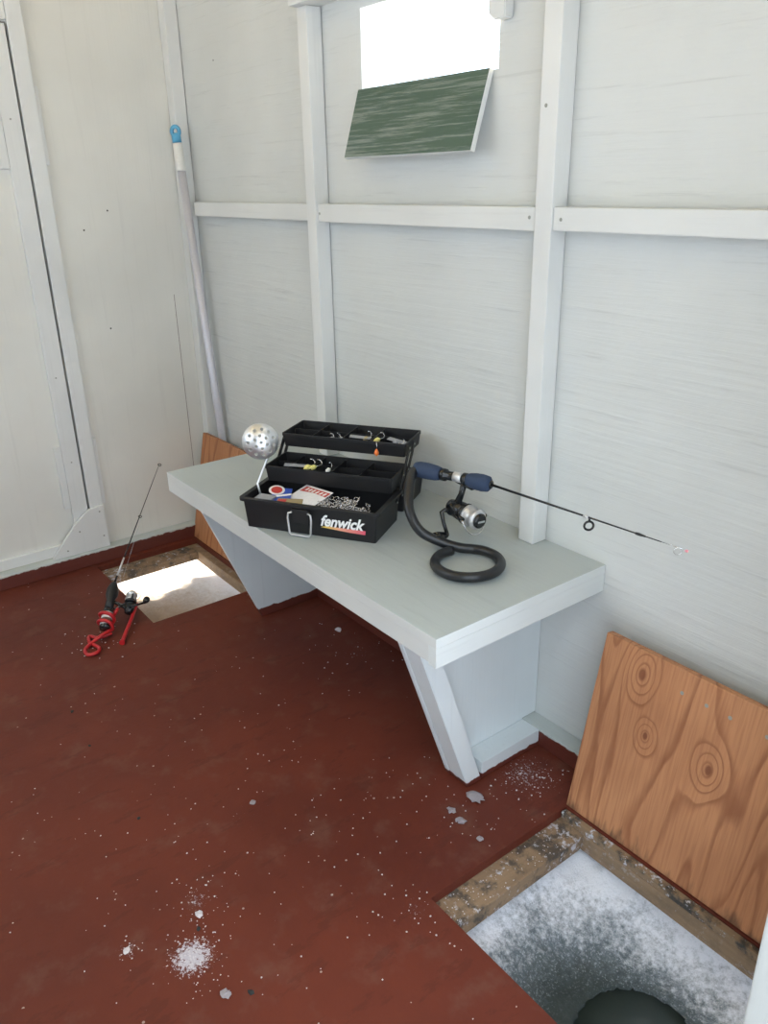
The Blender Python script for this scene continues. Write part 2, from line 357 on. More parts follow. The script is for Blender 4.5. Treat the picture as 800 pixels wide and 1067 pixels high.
# framing timber
def trim(n, mat, label, *bx, bev=.002):
    mb = MB().box(*bx, bev); o = struct(mb, 'trim_%d' % n, mat, label, 'trim'); return o
trim(1, 'trim_z', 'corner stud behind the leaning broom pole', -.0385, 0, -.040, -.0018, .041, ZC-.001)
trim(2, 'trim_z', 'wall stud rising behind the tackle box', .678, .716, -.040, -.0018, .4505, 1.464)
trim(3, 'trim_z', 'wall stud standing on the bench right of the window', 1.397, 1.435, -.040, -.0018, .4505, ZC-.001)
trim(4, 'trim_x', 'short horizontal rail left of the tackle box stud', .045, .6775, -.030, -.0005, 1.029, 1.067)
trim(5, 'trim_x', 'horizontal rail under the small window', .7165, 1.3965, -.034, -.0005, 1.028, 1.067)
trim(6, 'trim_x', 'long horizontal rail on the right wall bay', 1.4355, XR-.001, -.036, -.0005, 1.030, 1.067)
trim(7, 'trim_x', 'header board above the small window', .676, 1.3965, -.060, -.0005, 1.4645, 1.512)
trim(8, 'trim_z', 'door frame board with stepped edge', -.0395, -.024, -.4535, -.413, .0455, 1.60)
trim(9, 'trim_z', 'narrow upper packing strip beside the door frame', -.0395, -.030, -.4128, -.402, 1.17, 1.36)
trim(10, 'trim_z', 'narrow lower packing strip beside the door frame', -.0395, -.030, -.4128, -.400, .185, .398)
trim(11, 'trim_y', 'head board over the door', -.0395, -.024, -1.24, -.4540, 1.506, 1.60)
o = struct(MB().box(2.106, 2.20, -.3515, -.31, .0005, ZC-.001, .003), 'trim_12', 'jamb', 'white door jamb at the right edge of the view', 'trim')
trim(13, 'jamb', 'white door jamb at the far side of the open doorway', 2.106, 2.20, -1.34, -1.301, .0005, ZC-.001)
# dark strip added outside so no daylight shows through the door gap
trim(14, 'lid_dark', 'dark strip added outside to block light through the door gap', -.062, -.0525, -.49, -.42, .03, 1.55)

# gusset plate over the foot of the door frame
g = struct(MB().prism([(-.462, .181), (-.415, .188), (-.413, .046), (-.592, .046), (-.590, .052), (-.509, .145)], 'x', -.0235, -.012, .0012), 'trim_15', 'trim_z', 'angled plywood gusset at the foot of the door frame', 'trim')
for (y, z) in ((-.43, .168), (-.428, .085), (-.50, .118), (-.545, .065)):
    MB().lathe([(.0028, 0), (.0028, .0008)], (-.0118, y, z), (1, 0, 0), 10).build('screw', 'screw', g)

# door in the left wall
d = struct(MB().box(-.052, -.041, -1.198, -.4597, .048, 1.500), 'door_1', 'wall_z', 'pale plywood door with batten edges in the left wall', 'door')
MB().box(-.0405, -.026, -.507, -.4597, .135, 1.498, .0015).build('edge_batten', 'trim_z', d)
MB().box(-.0405, -.026, -.530, -.5075, 1.161, 1.498, .0015).build('upper_packing_strip', 'trim_z', d)
MB().box(-.0405, -.030, -.527, -.5075, .194, .392, .0015).build('lower_packing_strip', 'trim_z', d)
MB().box(-.0405, -.028, -1.198, -.545, .050, .082, .0015).build('bottom_batten', 'trim_y', d)
for (y, z) in ((-.485, 1.28), (-.484, .34), (-.486, .60)):
    MB().lathe([(.0025, 0), (.0025, .0008)], (-.0262, y, z), (1, 0, 0), 10).build('screw', 'screw', d)
for (y, z) in ((-.433, 1.47), (-.432, .9), (-.43, 1.22), (-.43, .42)):
    pass

# screws and nail heads in the walls: holes left in the ply
for (tn, x, y, z) in (('trim_6', 1.452, -.0362, 1.048), ('trim_5', 1.380, -.0342, 1.050), ('trim_5', .724, -.0342, 1.046), ('trim_3', 1.410, -.0402, 1.22), ('trim_1', -.02, -.0402, 1.23)):
    t_ = bpy.data.objects[tn]; MB().lathe([(.0032, 0), (.0028, .0008), (.0016, .0005)], (x, y+.0003, z), (0, -1, 0), 14).build('screw', 'screw', t_)
w = bpy.data.objects['wall_left']
for (y, z) in ((-.26, 1.05), (-.335, 1.0), (-.30, .72)):
    MB().lathe([(.0026, 0), (.0018, .0006)], (-.0399, y, z), (1, 0, 0), 10).build('nail_head', 'dark_hole', w)
w = bpy.data.objects['wall_back']
MB().lathe([(.0022, 0), (.0014, .0006)], (.19, -.0001, 1.42), (0, -1, 0), 10).build('nail_head', 'dark_hole', w)
# joint between two sheets of the left wall
trim(16, 'lid_dark', 'dark crack where two sheets of the left wall meet', -.0402, -.0397, -.0885, -.0872, .20, .80, bev=0)

# window: raw opening with a thin outer frame and a wooden turn block
wn = empty('window_1', (1.058, 0, 1.29)); wn['kind'] = 'structure'; wn['label'] = 'small open window hole in the back wall'; wn['category'] = 'window'
P0 = Vector(wn.location)
def wpart(nm, mat, *b):
    o = MB().box(*b, .001).build(nm, mat, wn); o.location = -P0; return o
wpart('sill_board', 'edge_white', .85, 1.267, .0125, .035, 1.265, 1.2885); wpart('side_board', 'edge_white', .832, .856, .0125, .035, 1.265, 1.46)
wpart('side_board', 'edge_white', 1.2615, 1.286, .0125, .035, 1.265, 1.46); wpart('head_board', 'edge_white', .85, 1.267, .0125, .035, 1.4415, 1.46)
tb = thing('turn_block', 'small pale wooden block fixed at the window right edge', 'block', (1.272, 0, 1.36))
MB().prism([(-.020, .012), (-.004, .0), (.020, .002), (.020, .09), (-.020, .09)], 'y', -.022, -.0005, .002).build('block', 'trim_z', tb)
MB().lathe([(.003, 0), (.003, .001)], (.002, -.0225, .05), (0, -1, 0), 10).build('screw', 'screw', tb)

# the window's shutter, folded down
th = math.atan2(.042, .132)
sh = thing('window_shutter', 'worn green hinged shutter board hanging below the small window', 'shutter', (.857, -.006, 1.291), (-th, 0, 0))
# local: x width, z down is negative, y thickness to the wall side
MB().box(0, .392, -.004, .006, -.139, 0, .0008).build('panel', 'edge_white', sh)
MB().box(.001, .391, -.0050, -.0038, -.1382, -.0008, .0004).build('painted_face', 'green', sh)
for x in (.06, .33):
    h = MB().box(x-.02, x+.02, .0062, .0075, -.03, -.002).build('hinge', 'steel', sh)
    MB().tube([(x-.02, .008, -.001), (x+.02, .008, -.001)], .0022, 8).build('hinge_pin', 'steel', h)
MB().box(.18, .21, .0062, .030, -.125, -.095, .001).build('spacer_block', 'trim_z', sh)

# hatch framing seen in the floor openings
def frame(n, mat, label, *bx): return struct(MB().box(*bx, .002), 'trim_%d' % n, mat, label, 'trim')
frame(17, 'plank_y', 'weathered frame plank at the left side of the near floor opening', 1.60, 1.697, -.56, -.151, -.050, -.0185)
frame(18, 'plank_x', 'frame plank at the wall side of the near floor opening', 1.60, 2.14, -.1505, -.06, -.056, -.0185)
frame(19, 'plank_y', 'weathered frame plank at the left side of the far floor opening', -.04, .085, -.56, -.161, -.045, -.0185)
frame(20, 'plank_x', 'frame plank at the wall side of the far floor opening', -.04, .60, -.1605, -.06, -.055, -.0185)
frame(21, 'grimy_x', 'grimy lip under the near hatch cover', 1.641, 2.089, -.1495, -.1355, -.0184, -.003)
frame(22, 'plank_y', 'frame plank at the right side of the far floor opening', .462, .52, -.56, -.161, -.075, -.0185)
frame(23, 'plank_x', 'frame plank at the room side of the near floor opening', 1.698, 2.14, -.56, -.490, -.056, -.0185)

# ------------------------------------------------------------------ ground, ice hole, water
def gh(x, y):
    d = math.hypot(x-HX, y-HY)
    if d < HR: return -.175-.25*min(1, (HR-d)/.012)
    n = noise.noise(Vector((x*7, y*7, 0)))*.010+noise.noise(Vector((x*26, y*26, 3)))*.006+noise.noise(Vector((x*70, y*70, 5)))*.003
    k = max(0, 1-(d-HR)/.24); k = k*k*(3-2*k)
    near = -.068-.095*k
    t = min(1, max(0, (x-.6)/.5)); t = t*t*(3-2*t)
    farz = -.105
    z = farz*(1-t)+near*t+n
    lim = -.060 if x > .55 else -.085
    return min(z, lim)
def ground():
    mb = MB(); bm = mb.bm; step_ = .0075
    nx, ny = int(3.0/.0125), int(1.2/.0125)
    def patch(x0, x1, y0, y1, s):
        nx = round((x1-x0)/s); ny = round((y1-y0)/s); G = {}
        for i in range(nx+1):
            for j in range(ny+1):
                x = x0+(x1-x0)*i/nx; y = y0+(y1-y0)*j/ny; edge = i in (0, nx) or j in (0, ny)
                G[i, j] = bm.verts.new((x, y, -.09 if edge else gh(x, y)))
        for i in range(nx):
            for j in range(ny):
                f = bm.faces.new((G[i, j], G[i+1, j], G[i+1, j+1], G[i, j+1])); f.smooth = True
    X = [-14, -.5, .9, 2.3, 16]; Y = [-14, -.7, .2, 14]
    for i in range(4):
        for j in range(3):
            if j == 1 and i == 1: patch(X[1], X[2], Y[1], Y[2], .0125)
            elif j == 1 and i == 2: patch(X[2], X[3], Y[1], Y[2], .006)
            else: bm.faces.new([bm.verts.new((x, y, -.09)) for x, y in ((X[i], Y[j]), (X[i+1], Y[j]), (X[i+1], Y[j+1]), (X[i], Y[j+1]))])
    return mb
struct(ground(), 'snow_ground', 'snow', 'snow covered lake ice under and around the hut with a drilled hole', 'snow')
struct(MB().lathe([(.0, 0), (HR+.01, 0), (HR+.01, -.005), (0, -.005)], (HX, HY, -.172), (0, 0, 1), 48), 'water', 'water', 'dark water in the drilled ice hole', 'water')

# ------------------------------------------------------------------ bench
bn = thing('bench', 'pale grey-green painted wooden bench built along the back wall', 'bench', (0, 0, 0))
sb = MB().box(.555, 1.580, -.415, -.0005, .432, .450, .0010).build('seat_board', 'bench_top', bn)
sb.data.materials.append(M['bench_edge']); sb.data.materials.append(M['bench_end'])
for f in sb.data.polygons:
    if abs(f.normal.z) < .5: f.material_index = 2 if abs(f.normal.x) > .5 else 1
MB().box(.555, 1.561, -.415, -.396, .400, .432, .0004).build('front_apron', 'bench_edge', bn)
MB().box(1.5615, 1.580, -.415, -.001, .396, .432, .0004).build('end_apron', 'bench_end', bn)
MB().box(.555, .573, -.3955, -.001, .402, .4315, .0015).build('end_apron', 'bench_end', bn)
MB().box(.574, 1.561, -.018, -.001, .402, .4315, .001).build('wall_cleat', 'bench_edge', bn)
def support(x0, x1, fy0, mat):
    return MB().prism([(-.385, .3995), (fy0, .001), (-.041, .001), (-.041, .0415), (-.001, .0415), (-.001, .3995)], 'x', x0, x1, .0006).build('support_panel', mat, bn)
s1 = support(1.424, 1.436, -.248, 'support')
MB().prism([(-.3835, .3995), (-.2465, .001), (-.209, .001), (-.343, .3995)], 'x', 1.4365, 1.486, .0015).build('batten', 'support', s1)
MB().box(1.4365, 1.484, -.207, -.041, .0012, .040, .0015).build('foot_rail', 'support', s1)
s2 = support(.620, .632, -.224, 'support_in')
MB().box(.585, .6195, -.19, -.041, .0012, .040, .0015).build('foot_rail', 'support', s2)

# ------------------------------------------------------------------ hatch covers
def hatch(x0, w_, mat, label):
    t = thing('hatch_cover', label, 'hatch cover', (x0, -.132, .0015), (-math.atan2(.075, .353), 0, 0))
    # local z up the board, y+ towards the wall
    MB().box(0, w_, 0, .017, 0, .361, .0015).build('plywood_panel', mat, t)
    MB().box(.10, w_-.04, .0175, .032, .05, .322, .002).build('backing_board', 'floor', t)
    for x in (.16, w_-.12):
        MB().box(x, x+.03, .0325, .050, .30, .322, .002).build('lift_cleat', 'lid_dark', t)
    return t
hr = hatch(1.638, .445, 'ply_right', 'bare orange plywood hatch cover leaning behind the near floor opening')
for (x, z) in ((.163, .322), (.208, .322), (.249, .322), (.31, .322), (.36, .322)):
    MB().lathe([(.0035, 0), (.0030, .0008)], (x, -.0008, z), (0, 1, 0), 10).build('screw', 'screw', hr)
hatch(-.005, .46, 'ply_left', 'orange plywood hatch cover leaning in the far corner behind the bench end')

# ------------------------------------------------------------------ broom pole
A = Vector((.065, -.022, .34)); B = Vector((.020, -.053, 1.270)); dirp = (B-A).normalized()
foot = A+dirp*((.046-A.z)/dirp.z)
q = Vector((0, 0, 1)).rotation_difference(dirp)
br = thing('broom_pole', 'silver metal pole with white and light blue hanging end, leaning in the corner', 'pole', foot, q.to_euler())
Lp = (B-foot).length
MB().lathe([(.0095, 0), (.0122, .004), (.0122, Lp-.118)], n=20).build('pole', 'alu', br)
MB().lathe([(.0134, Lp-.1178), (.0138, Lp-.112), (.0134, Lp-.045), (.0120, Lp-.0435)], n=20).build('sleeve', 'white_pl', br)
cb = MB()
ring = [(.0125*math.cos(a), 0, .0125*math.sin(a)) for a in [2*PI*k/20 for k in range(20)]]
c1 = MB().lathe([(.0130, Lp-.0433), (.0130, Lp-.026), (.010, Lp-.018)], n=20)
c1.tube([(x*.85, 0, z+Lp-.0135) for x, _, z in ring], .0058, 10, closed=True)
cap = c1.build('hanging_cap', 'blue_pl', br); cap.rotation_euler = (0, 0, math.radians(50))

# ------------------------------------------------------------------ tackle box
TB = Vector((.994, -.428, .4505)); TR = math.radians(32.1)
tk = thing('tackle_box', 'open black plastic tackle box with two raised cantilever trays on the bench', 'tackle box', TB, (0, 0, TR))
tkm = Matrix.Translation(TB) @ Matrix.Rotation(TR, 4, 'Z')
def bin_(w0, w1, d0, d1, z0, z1, t=.0022, flare=.006, rim=0, rr=.004):
    """open tray; outer bottom rect shrinks by flare; rim = lip width"""
    mb = MB(); bm = mb.bm
    def rect(x0, x1, y0, y1, z, r):
        out = []
        for (cx, cy, a0) in ((x1-r, y0+r, -90), (x1-r, y1-r, 0), (x0+r, y1-r, 90), (x0+r, y0+r, 180)):
            for k in range(4): a = math.radians(a0+30*k); out.append(bm.verts.new((cx+r*math.cos(a), cy+r*math.sin(a), z)))
        return out
    R = [rect(w0+flare, w1-flare, d0+flare, d1-flare, z0, rr), rect(w0, w1, d0, d1, z1-(.006 if rim else 0), rr)]
    if rim: R += [rect(w0-rim, w1+rim, d0-rim, d1+rim, z1-.006, rr+rim), rect(w0-rim, w1+rim, d0-rim, d1+rim, z1, rr+rim)]
    R += [rect(w0+t, w1-t, d0+t, d1-t, z1, max(.001, rr-t)), rect(w0+flare+t, w1-flare-t, d0+flare+t, d1-flare-t, z0+t, max(.001, rr-t))]
    for A_, B_ in zip(R, R[1:]):
        n = len(A_)
        for k in range(n): bm.faces.new((A_[k], A_[(k+1) % n], B_[(k+1) % n], B_[k]))
    bm.faces.new(R[0][::-1]); bm.faces.new(R[-1]); return mb
TW, TD, TH = .286, .138, .0665
base = bin_(-.004, TW+.004, 0, TD, 0, TH, flare=.004, rim=.008).build('base', 'black', tk)
hb = MB().box(.110, .148, -.0095, -.0015, .028, .058, .0015)
hb.build('latch_plate', 'black', base)
MB().tube([(.113, -.011, .052), (.106, -.013, .050), (.1045, -.014, .040), (.107, -.014, .008), (.111, -.014, .0035), (.150, -.014, .0035), (.154, -.014, .008), (.1565, -.014, .040), (.155, -.013, .050), (.148, -.011, .052)], .0021, 8).build('wire_bail', 'silver', base)
lid = bin_(-.003, TW+.003, TD+.034, TD+.170, 0, .054, flare=.005, rim=.004).build('lid', 'black', tk)
MB().box(.02, TW-.02, TD+.012, TD+.030, .0505, .055, .001).tube([(.0, TD+.021, .054), (TW, TD+.021, .054)], .004, 8).build('hinge_strip', 'black', tk)
def tray(v0, z0, dep, nm_div, hh):
    t = bin_(.000, .288, v0, v0+dep, z0, z0+hh, t=.0018, flare=.003, rim=.0015).build('tray', 'black', tk)
    for x in nm_div: MB().box(x-.0008, x+.0008, v0+.006, v0+dep-.006, z0+.003, z0+hh-.0025).build('divider', 'black', t)
    MB().box(.006, .282, v0+dep*.5-.0008, v0+dep*.5+.0008, z0+.003, z0+hh-.004).build('divider', 'black', t)
    return t
t1 = tray(.095, .070, .100, (.05, .10, .15, .215), .034); t2 = tray(.183, .121, .107, (.07, .14, .205), .030)
for x in (-.0035, .2915):
    for (a, b) in (((.118, .045), (.200, .138)), ((.150, .050), (.232, .138))):
        ar = MB()
        dv = Vector((0, b[0]-a[0], b[1]-a[1])); ln = dv.length; dv.normalize(); pn = Vector((0, -dv.z, dv.y))*.0055
        P1, P2 = Vector((x, a[0], a[1])), Vector((x, b[0], b[1]))
        ar.prism([((P1-dv*.003+pn).y, (P1-dv*.003+pn).z), ((P2+dv*.003+pn).y, (P2+dv*.003+pn).z), ((P2+dv*.003-pn).y, (P2+dv*.003-pn).z), ((P1-dv*.003-pn).y, (P1-dv*.003-pn).z)], 'x', x-.0011, x+.0011, .0004)
        sd = 1 if x > 0 else -1
        arm = ar.build('support_arm', 'black', tk)
        for Pp in (P1, P2, (P1+P2)/2): MB().lathe([(.0026, 0), (.0020, .001)], (Pp.x+sd*.0011, Pp.y, Pp.z), (sd, 0, 0), 10).build('rivet', 'screw', arm)
# printed logo on the front
def text_mesh(txt, size, mat, parent, loc, rot, extr=.0002, shear=.28, off=.0, name='logo_lettering', sx=1):
    cu = bpy.data.curves.new('t', 'FONT'); cu.body = txt; cu.size = size; cu.extrude = extr; cu.shear = shear; cu.offset = off; cu.resolution_u = 6
    ob = bpy.data.objects.new('t', cu); COL.objects.link(ob)
    dg = bpy.context.evaluated_depsgraph_get(); me = bpy.data.meshes.new_from_object(ob.evaluated_get(dg)); bpy.data.objects.remove(ob)
    me.name = name; me.materials.clear(); me.materials.append(M[mat]); o = bpy.data.objects.new(name, me); COL.objects.link(o)
    o.parent = parent; o.location = loc; o.rotation_euler = rot; o.scale = (sx, 1, 1); return o
lg = text_mesh('fenwick', .0315, 'white_print', tk, (.1705, -.0026, .0275), (PI/2-.055, 0, 0), shear=.33, off=.0009, sx=.93)
MB().prism([(.172, .0235), (.184, .0265), (.268, .0265), (.267, .0185), (.232, .0195)], 'y', -.0012, -.0026).build('printed_stripe', 'stripe', tk)

# contents of the box: each a thing of its own
def tkw(u, v, w): return tkm @ Vector((u, v, w))
def loose(name, label, cat, u, v, w, rot=(0, 0, 0), group=None):
    o = thing(name, label, cat, tkw(u, v, w), (0, 0, 0), group); o.rotation_euler = (Matrix.Rotation(TR, 3, 'Z') @ Matrix(Vector((0, 0, 0)) and [[1, 0, 0], [0, 1, 0], [0, 0, 1]]) @ __import__('mathutils').Euler(rot).to_matrix()).to_euler(); return o
p = loose('lure_packet', 'white and red printed lure packet lying in the open box', 'packet', .118, .060, .060, (.30, -.10, -.55))
MB().box(-.050, .050, -.030, .030, 0, .0012, .0004).build('card', 'card', p)
MB().prism([(-.044, .006), (-.040, .024), (.048, .024), (.048, .010), (.0, .012)], 'z', .0013, .0017).build('red_print', 'card_red', p)
for k, (x, h_) in enumerate(((-.032, .013), (-.02, .012), (-.008, .013), (.006, .012), (.020, .012), (.033, .012))):
    MB().prism([(x, .012), (x+.006, .012), (x+.009, .012+h_*.7), (x+.003, .012+h_*.7)], 'z', .0018, .0021).build('white_lettering', 'white_print', p)
p = loose('round_badge_packet', 'blue and white round-headed lure packet at the left of the box', 'packet', .055, .060, .057, (.25, .1, .35))
MB().box(-.020, .020, -.036, .022, 0, .001, .0004).build('card', 'card_blue', p)
bd = MB().lathe([(.017, .0011), (.017, .0016)], (-.012, .012, 0), (0, 0, 1), 24).build('badge', 'card', p)
MB().lathe([(.012, .0017), (.012, .0020)], (-.012, .012, 0), (0, 0, 1), 24).build('badge_centre', 'card_red', bd)
MB().prism([(-.020, -.016), (.020, -.002), (.020, .004), (-.020, -.010)], 'z', .0011, .0015).build('white_band', 'white_print', p)
p = loose('tan_packet', 'tan and green bait packet under the white packet', 'packet', .088, .030, .052, (.1, 0, .2))
MB().box(-.028, .028, -.015, .015, 0, .0035, .001).build('pouch', 'card_tan', p); MB().box(-.026, -.008, -.010, .010, .0036, .0040).build('label', 'card_red', p)
p = loose('clear_lure_tray', 'small clear plastic pouch in the left front corner of the box', 'pouch', .030, .032, .053, (.1, 0, -.1))
MB().box(-.020, .020, -.014, .014, 0, .006, .002).build('pouch', 'clearish', p)
random.seed(5)
sw = MB()
for k in range(120):
    u = .150+random.random()*.105; v = .018+random.random()*.050; w = .046+random.random()*.020-max(0, u-.2)*.12
    a = random.random()*PI*2; tl = random.uniform(-.7, .7); l = random.uniform(.010, .018); rr = random.uniform(.0025, .005)
    dx = Vector((math.cos(a)*math.cos(tl), math.sin(a)*math.cos(tl), math.sin(tl))); s_ = dx.orthogonal().normalized(); c_ = Vector((u, v, w))
    pts = [c_+dx*(l/2*math.cos(t_))+s_*(rr*math.sin(t_)*(1+.4*math.cos(t_))) for t_ in [2*PI*i/12 for i in range(13)]]
    sw.tube(pts, .00062, 5)
o = sw.build('snap_swivels', 'steel'); o.location = TB; o.rotation_euler = (0, 0, TR); tag(o, 'tangled heap of silver wire snaps and hooks in the open box', 'fishing snaps', kind='stuff')
jn = [0]
def jig(u, v, w, col, label, rz=0, s=1.0, up=0, head=True):
    p = loose('fishing_jig', label, 'jig', u, v, w, (up, 0, rz))
    if head: MB().lathe([(.0006*s, -.007*s), (.0034*s, -.003*s), (.0040*s, .002*s), (.0014*s, .006*s)], (0, 0, .004), (1, 0, .15), 12).build('jig_head', col, p)
    MB().tube([(.004*s, 0, .005), (.010*s, 0, .005), (.015*s, .001, .004), (.018*s, .004*s, .006), (.016*s, .008*s, .009), (.012*s, .009*s, .010)], .0006*s+.0001, 6).build('hook', 'steel', p)
jig(.100, .200, .134, 'clearish', 'silver hook leaning up at the left of the top tray', 1.2, 1.3, .6)
jig(.108, .208, .136, 'clearish', 'thin silver hook tilting out of the top tray left compartment', .4, 1.2, -.5)
jig(.128, .212, .136, 'clearish', 'pale silver jig beside the left hooks of the top tray', 2.0, 1.2, .4)
jig(.185, .215, .142, 'card_tan', 'dull tan jig standing in the middle of the top tray', 1.3, 1.3, .7)
jig(.212, .212, .142, 'yellow', 'pale yellow jig in the top tray right of centre', 1.1, 1.4, .6)
jig(.262, .195, .146, 'clearish', 'silver hook lying at the right end of the top tray', -.6, 1.3, .2)
jig(.088, .118, .098, 'yellow', 'yellow-green jig in the lower tray, left one of the pair', 1.2, 1.5, .5)
jig(.100, .120, .098, 'yellow', 'yellow-green jig in the lower tray, right one of the pair', 1.0, 1.5, .5)
jig(.136, .116, .098, 'white_pl', 'small white jig at the middle of the lower tray', 1.5, 1.2, .8)
# orange jig hooked over the front of the top tray
oj = thing('hanging_jig', 'bright orange jig hanging by its hook from the top tray', 'jig', tkw(.226, .1795, .151), (0, 0, TR))
MB().tube([(0, .004, -.003), (-.001, .001, .001), (0, -.003, -.001), (.001, -.003, -.010), (0, -.003, -.016)], .0007, 6).build('hook', 'steel', oj)
MB().lathe([(.0008, -.030), (.0048, -.025), (.0052, -.021), (.0018, -.014)], (0, -.004, 0), (0, 0, 1), 14).build('jig_body', 'orange', oj)
for (u, v, w, rz, lb) in ((.060, .120, .102, .25, 'clear strip of lure packaging in the lower tray left end'), (.175, .212, .148, .1, 'grey plastic strip in the top tray centre compartment'), (.262, .205, .150, -.35, 'grey plastic strip at the top tray right end')):
    p = loose('plastic_strip', lb, 'plastic strip', u, v, w, (.2, .05, rz)); MB().box(-.024, .024, -.006, .006, 0, .0008, .0003).build('strip', 'clearish', p)

# ------------------------------------------------------------------ ice skimmer, standing in the box
sk = thing('ice_skimmer', 'shiny round perforated metal ice skimmer propped in the box left end', 'skimmer', tkw(.012, .060, .016))
O = Vector(sk.location)
c0 = tkw(.003, .080, .162)            # bowl centre
camd = (Vector((2.3, -1.0, .9))-c0).normalized()
def skim():
    mb = MB(); bm = mb.bm; r = bmesh.ops.create_icosphere(bm, subdivisions=7, radius=1)
    q = Vector((0, 0, 1)).rotation_difference(camd)
    hc = []
    for ri, cnt in ((0, 1), (.36, 6), (.70, 11)):
        for k in range(cnt): a = 2*PI*k/cnt+ri*2; hc.append(Vector((ri*math.cos(a), ri*math.sin(a), math.sqrt(max(0, 1-ri*ri)))))
    kill = []
    for v in bm.verts:
        n_ = v.co.normalized()
        if n_.z < .30: kill.append(v); continue
        rad = math.hypot(n_.x, n_.y)
        for h_ in hc:
            rr = Vector((n_.x, n_.y))*1.05
            if (rr-Vector((h_.x, h_.y))).length < .078: kill.append(v); break
    bmesh.ops.delete(bm, geom=kill, context='VERTS')
    for v in bm.verts: v.co = c0-O+q @ Vector((v.co.x*.0405, v.co.y*.0405, (v.co.z-.45)*.034))
    for f in bm.faces: f.smooth = True
    return mb
b_ = skim().build('bowl', 'chrome', sk)
md = b_.modifiers.new('s', 'SOLIDIFY'); md.thickness = .0010
pth = [Vector((0, 0, 0)), tkw(.003, .053, .078)-O, tkw(.002, .106, .118)-O, tkw(.010, .100, .136)-O-camd*.004, c0-O-camd*.014]
MB().tube(pth, [.0024, .0024, .0026, .0032, .003], 8).build('handle', 'chrome', sk)

# ------------------------------------------------------------------ blue-gripped rod standing on its tube coil
def catmull(P, n=8):
    P = [Vector(p) for p in P]; P = [P[0]*2-P[1]]+P+[P[-1]*2-P[-2]]; out = []
    for i in range(1, len(P)-2):
        for k in range(n):
            t = k/n; a, b, c, d_ = P[i-1], P[i], P[i+1], P[i+2]
            out.append(.5*((2*b)+(c-a)*t+(2*a-5*b+4*c-d_)*t*t+(3*b-a-3*c+d_)*t**3))
    out.append(P[-2]); return out
RA = Vector((1.225, -.162, .580)); RB = Vector((1.389, -.112, .580)); RT = Vector((1.785, -.092, .582))
cc = Vector((1.430, -.208, .4625)); rx = .0595
def ringp(a): return (cc.x+rx*math.cos(a), cc.y+rx*1.02*math.sin(a), cc.z)
rod = thing('ice_fishing_rod', 'short ice fishing rod with navy foam grips held by a black coil on the bench', 'fishing rod', (1.39, -.2, .4505))
RO = Vector(rod.location)
ax = (RB-RA).normalized(); axt = (RT-RB).normalized()
def rp(mb, nm, mat, par=None, **k):
    o = mb.build(nm, mat, par or rod)
    if par is None: o.data.transform(Matrix.Translation(-RO))
    else: o.data.transform(Matrix.Translation(-RO))
    return o
Lh = (RB-RA).length
rp(MB().lathe([(.004, -.004), (.0135, .001), (.0160, .010), (.0165, .028), (.0152, .048), (.0125, .060)], RA, ax, 24), 'rear_grip', 'blue')
rp(MB().lathe([(.0105, .0605), (.0125, .063), (.0122, .072), (.009, .073), (.0088, .110), (.0122, .111), (.0122, .119), (.0105, .1195)], RA, ax, 24), 'reel_seat', 'black_gloss')
rp(MB().lathe([(.0098, .0900), (.0098, .1080)], RA+Vector((0, 0, .0006)), ax, 24), 'seat_band', 'silver')
rp(MB().lathe([(.0120, .1200), (.0135, .124), (.0160, .137), (.0168, .152), (.0150, .165), (.0085, .1705), (.0030, .171)], RA, ax, 24), 'fore_grip', 'blue')
rp(MB().lathe([(.0088, .1706), (.0070, .1725), (.0030, .1735)], RA, ax, 20), 'grip_collar', 'black_gloss')
lt = (RT-RB).length
bl = rp(MB().lathe([(.0026, 0), (.0022, lt*.3), (.0013, lt*.75), (.0008, lt*.90)], RB, axt, 10), 'rod_blank', 'graphite')
rp(MB().lathe([(.0007, lt*.90), (.0005, lt)], RB, axt, 6), 'spring_tip', 'steel', bl)
rp(MB().lathe([(.0029, lt*.53), (.0027, lt*.555)], RB, axt, 10), 'thread_wrap', 'silver', bl)
rp(MB().lathe([(.0023, lt*.785), (.0026, lt*.80), (.0015, lt*.83)], RB, axt, 10), 'thread_wrap', 'graphite', bl)
def guide(t, r, drop, thick, mat, rot=.9):
    c = RB+axt*lt*t+Vector((0, 0, -drop-r)); s_ = Vector((.55, .83, 0))
    s_ = Vector((math.cos(rot), math.sin(rot), 0)); mb = MB()
    mb.tube([c+s_*r*math.cos(a)+Vector((0, 0, r*math.sin(a))) for a in [2*PI*k/20 for k in range(20)]], thick, 8, closed=True)
    g_ = rp(mb, 'line_guide', mat, bl)
    tp = RB+axt*lt*t; f = MB()
    f.tube([tp-axt*.006, c+s_*r*.5+Vector((0, 0, r*.85))], thick*.5, 6).tube([tp+axt*.003, c-s_*r*.4+Vector((0, 0, r*.9))], thick*.5, 6)
    rp(f, 'guide_foot', mat, bl); return g_
guide(.56, .0078, .007, .0020, 'black_gloss'); guide(.975, .0062, .000, .0007, 'steel')
rp(MB().lathe([(.0004, -.003), (.0022, -.001), (.0022, .002), (.0004, .003)], RT+Vector((.004, 0, -.001)), axt, 10), 'tip_bead', 'pink', bl)
tubepts = [RA+ax*.004, RA+Vector((.002, -.018, -.006)), Vector((1.262, -.212, .560)), Vector((1.289, -.231, .530)), Vector((1.316, -.226, .497)), Vector((1.346, -.205, .4720)), Vector((1.362, -.180, .4625+.018)), ]
coil = catmull([RA+ax*.006, Vector((1.236, -.178, .577)), Vector((1.257, -.203, .562)), Vector((1.287, -.229, .528)), Vector((1.318, -.228, .494)), Vector((1.349, -.203, .4745)), Vector(ringp(math.radians(152)))+Vector((0, 0, .003))]+[Vector(ringp(math.radians(a))) for a in range(130, -181, -15)]+[Vector(ringp(math.radians(-192)))], 5)
